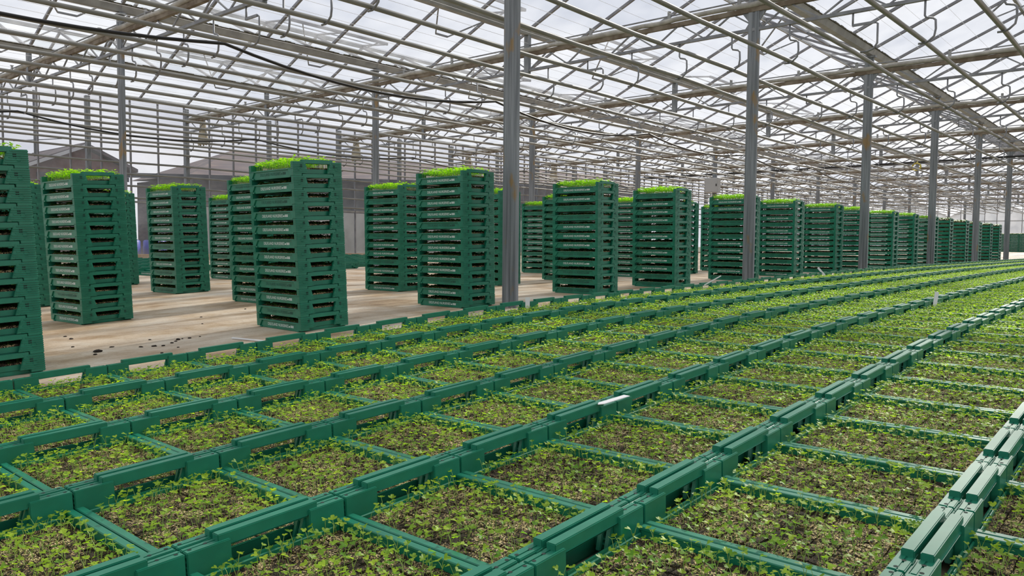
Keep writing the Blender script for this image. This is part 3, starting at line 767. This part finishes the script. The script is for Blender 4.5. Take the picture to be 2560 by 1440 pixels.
# the farthest stacks, one object
b = MB()
for (u, L) in [(22.75, 4.72), (24.7, 4.72), (26.5, 4.72), (28.2, 4.72), (29.75, 4.72), (59.5, 7.2), (60.2, 7.9), (61, 8.55), (61.8, 9.2), (62.6, 9.9), (59, 6.4), (58.4, 5.7)]:
    M = stack_M(u, L, 0)
    for k in range(12):
        Z = PITCHS * k
        parts = [(-.2, -.186, -.29, .29, 0, .063, 0), (.186, .2, -.29, .29, 0, .063, 0), (-.186, .186, -.28, .28, .01, .05, 1), (-.15, .16, -.27, .27, .05, .092, 1)]
        for s in (-1, 1):
            y0, y1 = sorted((s * .28, s * .3))
            parts += [(-.2, -.09, y0, y1, 0, HC, 0), (.09, .2, y0, y1, 0, HC, 0), (-.13, .13, y0, y1, .094, HB, 0), (-.1, .1, y0, y1, 0, .056, 0)]
        for (x0, x1, y0, y1, z0, z1, mi) in parts:
            vs = [M @ Vector((x, y, z + Z)) for x in (x0, x1) for y in (y0, y1) for z in (z0, z1)]
            b.add(vs, [(0, 1, 3, 2), (4, 6, 7, 5), (0, 4, 5, 1), (2, 3, 7, 6), (0, 2, 6, 4), (1, 5, 7, 3)], mi)
        if k == 11:
            for i in range(500):
                x, y, z, a = rg.uniform(-.18, .18), rg.uniform(-.28, .28), rg.uniform(.09, .14), rg.uniform(0, 6.28)
                c_, s_ = .018 * math.cos(a), .018 * math.sin(a)
                b.add([M @ Vector((x - c_, y - s_, z + Z)), M @ Vector((x + s_, y - c_, z + Z + .006)), M @ Vector((x + c_, y + s_, z + Z)), M @ Vector((x - s_, y + c_, z + Z - .006))], [(0, 1, 2, 3)], 2)
M_farleaf = mat('far_leaf', (.22, .40, .04), .5)
o = place('distant_crate_stacks', b.mesh('distant_crate_stacks', [M_green, M_compost, M_farleaf])); tag(o, 'distant green crate stacks in line beyond the fifth post', 'crates', None, 'stuff')

# trays set out on the floor between the stacks and the side wall, seen through the gaps
n = 0
for i in range(11):
    L = 12.35 + .6033 * i
    c0 = 9.35 + (L - 12.35) * .745; c1 = 5.55 + (L - 12.35) * .50
    for c, w in ((c0, .95), (c1, .75)):
        al = 0
        for q in range(-1, 3):
            u = 5.0 + .403 * round((c + q * .403 - 5.0) / .403) + .0
            if abs(u - c - .2) > w or (i == 0 and min(abs(u - q_) for q_ in UT) < .35): continue
            al += 1; t = crate('empty_crate', on_floor(u, L + .3, .2), None, None, ME_let[0])
            tag(t, f'empty green crate near side wall, {ordinal(i + 1)} row back, {ordinal(al)} along, ' + ('right' if c == c0 else 'far left') + ' of tallest stack', 'crate', 'empty crates by the side wall' + (' right' if c == c0 else ' left'))

# ------------------------------------------------------------------ small things
def tag_label(M, w, h, label, tip=True, name='plant_label'):
    b = MB(); pl = [(-w / 2, .015), (w / 2, .015), (w / 2, h), (-w / 2, h)] if not tip else [(0, 0), (w / 2, .02), (w / 2, h), (-w / 2, h), (-w / 2, .02)]
    b.prism(pl, 'y', -.0012, .0012); o = place(name, b.mesh(name, M_label), None, None, None, M); tag(o, label, 'label')
def at(u, L, dz): return Matrix.Translation((u, L, fz(u) + dz))
face = Matrix.Rotation(TH - math.pi / 2, 4, 'Z')
tag_label(at(4.72, 3.925, .05) @ face, .036, .10, 'white plastic label upright in a tray beside the largest post')
tag_label(at(6.9, 1.52, .05) @ face @ Matrix.Rotation(.13, 4, 'Y'), .032, .13, 'white plastic label standing tall among the trays at right')
tag_label(at(11.38, 3.92, .06) @ face @ Matrix.Rotation(-.75, 4, 'Y'), .028, .17, 'white label leaning at the far tray edge before the crate stacks')
tag_label(at(7.75, 3.97, .09) @ face @ Matrix.Rotation(1.05, 4, 'Y'), .012, .22, 'thin white stake leaning over the outer tray row')
Ml = on_floor(2.24, 1.535, .2) @ Matrix.Translation((0, 0, HB + .004)) @ Matrix.Rotation(-.06, 4, 'Z') @ Matrix.Rotation(math.pi / 2, 4, 'Y') @ Matrix.Rotation(math.pi / 2, 4, 'Z')
tag_label(Ml @ Matrix.Translation((0, 0, 0)), .026, .17, 'white plastic label lying flat along the tray handles')
b = MB(); b.box(-.008, .008, -.17, .17, .002, .012)
o = place('white_stick', b.mesh('white_stick', M_label, .002), None, None, None, on_floor(2.76, 4.70, .2, .15)); tag(o, 'thin white stick lying on the bare concrete beside the trays', 'stick')
CL = [(1.973, 5.129, .026, 'largest dark soil lump on the concrete, nearest the trays'), (2.087, 5.881, .013, ''), (1.954, 5.483, .010, ''), (2.107, 6.049, .012, ''), (2.39, 5.337, .010, ''), (2.501, 5.162, .018, ''), (2.582, 5.161, .012, ''), (2.411, 5.06, .013, ''), (2.322, 4.996, .012, ''),
      (2.187, 4.724, .010, ''), (2.215, 5.078, .011, ''), (2.105, 5.248, .011, ''), (2.66, 5.168, .008, ''), (3.739, 6.427, .010, ''), (3.009, 5.805, .008, ''), (3.221, 6.233, .010, ''), (2.46, 5.11, .010, ''), (2.54, 5.18, .009, ''), (1.92, 5.033, .012, ''), (2.02, 6.6, .02, ''), (2.35, 4.85, .008, ''), (2.28, 5.03, .014, '')]
def clod(seed):
    rg = random.Random(seed); bm = bmesh.new(); bmesh.ops.create_icosphere(bm, subdivisions=2, radius=1)
    for v in bm.verts: v.co *= rg.uniform(.75, 1.15); v.co.z = max(v.co.z * .55, -.25)
    me = bpy.data.meshes.new('soil_clod'); bm.to_mesh(me); bm.free(); me.materials.append(M_clod); return me
cm = [clod(s) for s in range(4)]
for i, (u, L, s, lab) in enumerate(CL):
    o = place('soil_clod', cm[i % 4], None, (u, L, fz(u) + s * .2)); o.scale = (s, s * random.uniform(.8, 1.6), s * .8); o.rotation_euler = (0, 0, random.uniform(0, 6))
    tag(o, lab or 'small dark crumb of soil on the bare concrete between stacks', 'soil', None if lab else 'soil crumbs on the concrete')

# ------------------------------------------------------------------ outside, seen through the misted glass
M_brick = mat('brown_brick', (.13, .050, .040), .9, noise=6, col2=(.20, .095, .075))
M_tile = mat('grey_brown_roof', (.085, .07, .078), .9, noise=3, col2=(.15, .115, .115), stretch=(1, 1, 4))
M_rust = mat('rusty_roof', (.12, .095, .10), .9, noise=1.5, col2=(.21, .16, .14), stretch=(.6, 3, 3))
M_gut = mat('dark_gutter', (.02, .022, .035), .6)
M_dkwin = mat('dark_window', (.015, .015, .02), .3)
M_conc = mat('pale_concrete', (.42, .40, .37), .9, noise=2, col2=(.50, .48, .44))
M_trim = mat('pale_barge_board', (.55, .54, .55), .8)
h = empty('brick_house', (11.2, 30, 0)); tag(h, 'brown brick gabled house beyond the misted side wall, left', 'house')
b = MB(); b.prism([(-1.9, -.1), (1.5, -.1), (1.5, 3.1), (.0, 3.75), (-1.9, 3.0)], 'y', 0, 5); place('wall', b.mesh('wall', M_brick), h)
b = MB()
for (p, q) in (((-2.3, 2.78), (.05, 3.82)), ((1.8, 3.0), (-.0, 3.82))): b.prism([p, q, (q[0], q[1] + .12), (p[0], p[1] + .12)], 'y', -.25, 5.2)
place('roof', b.mesh('roof', M_tile), h)
b = MB(); b.prism([(-2.3, 2.74), (.05, 3.78), (.05, 3.9), (-2.3, 2.86)], 'y', -.3, -.24); place('barge_board', b.mesh('barge_board', M_trim), h)
b = MB(); b.box(-1.6, 1.4, -.4, -.2, 2.62, 2.78); place('gutter', b.mesh('gutter', M_gut), h)
b = MB(); b.box(.6, 1.4, -.25, .1, -.1, 2.6); place('brick_pier', b.mesh('brick_pier', M_brick), h)
b = MB(); b.tube([(-.9, 2, 3), (-.9, 2, 5.9)], .05, 6); b.bar((-1.6, 2, 4.0), (.0, 2, 4.25), .03, .03); place('pole', b.mesh('pole', M_gut), h)
bn = empty('long_barn', (12, 25, 0)); tag(bn, 'long barn with grey brown roof beyond the misted side wall', 'barn')
b = MB(); b.add([(.6, .0, 2.65), (28, 0, 3.95), (28, 2.4, 4.75), (3.4, 2.4, 3.86), (.6, 4.5, 2.65), (28, 4.5, 3.95), (.6, 0, 2.55), (28, 0, 3.85)], [(0, 1, 2, 3), (3, 2, 5, 4), (0, 3, 4), (0, 6, 7, 1)]); place('roof', b.mesh('roof', M_rust), bn)
b = MB(); b.add([(.8, .2, 1.6), (28, .2, 1.6), (28, .2, 3.85), (.8, .2, 2.6)], [(0, 1, 2, 3)]); b.add([(.8, .2, -.2), (.8, 4.4, -.2), (.8, 4.4, 2.6), (.8, .2, 2.6)], [(3, 2, 1, 0)]); place('wall', b.mesh('wall', M_tile), bn)
b = MB(); b.box(.8, 28, .1, .3, -.3, 1.62); place('concrete_base', b.mesh('concrete_base', M_conc), bn)
b = MB(); b.bar((-2.2, -.1, 2.45), (28, -.1, 3.88), .12, .14); place('gutter', b.mesh('gutter', M_gut), bn)
b = MB(); b.box(0, 1.9, .12, .2, 0, .78); wm = b.mesh('window', M_dkwin)
for i in range(11): place('window', wm, bn, (2.0 + 2.3 * i, 0, 1.72))
for i, (x, d) in enumerate(((9.15, 'left'), (9.85, 'right'))):
    dr = empty('plastic_drum', (x, 21.6, -.1)); tag(dr, f'blue plastic drum outside the misted side wall, {d} one of two', 'drum', 'blue drums outside')
    b = MB(); b.tube([(0, 0, 0), (0, 0, .03), (0, 0, .2), (0, 0, .22), (0, 0, .4), (0, 0, .42), (0, 0, .55), (0, 0, .58)], .29, 20, rs=[.27, .29, .29, .30, .30, .29, .29, .26]); place('shell', b.mesh('shell', mat('blue_drum', (.03, .05, .42), .4)), dr)
    b = MB(); b.tube([(0, 0, .58), (0, 0, .61)], .22, 20); place('lid', b.mesh('lid', M_gut), dr)
gh = empty('far_greenhouse', (U_END + 14, 0, 0)); tag(gh, 'pale glass gables of another greenhouse beyond the far end wall', 'greenhouse')
M_gg = mat('pale_greenhouse_glass', (.62, .68, .72), .25, noise=.4, col2=(.75, .79, .82))
b = MB(); bf = MB()
for i in range(-2, 5):
    y = 4 + 6.4 * i; b.prism([(y, -.4), (y + 6.4, -.4), (y + 6.4, 3.2), (y + 3.2, 4.9), (y, 3.2)], 'x', 0, 20)
    for (p, q) in (((y, 3.2), (y + 3.2, 4.9)), ((y + 6.4, 3.2), (y + 3.2, 4.9))): bf.bar((-.1, *p), (-.1, *q), .12, .12)
place('glass_walls', b.mesh('glass_walls', M_gg), gh); place('gable_frame', bf.mesh('gable_frame', M_truss), gh)
print('objects', len(bpy.data.objects), 'trays', len(near_trays))
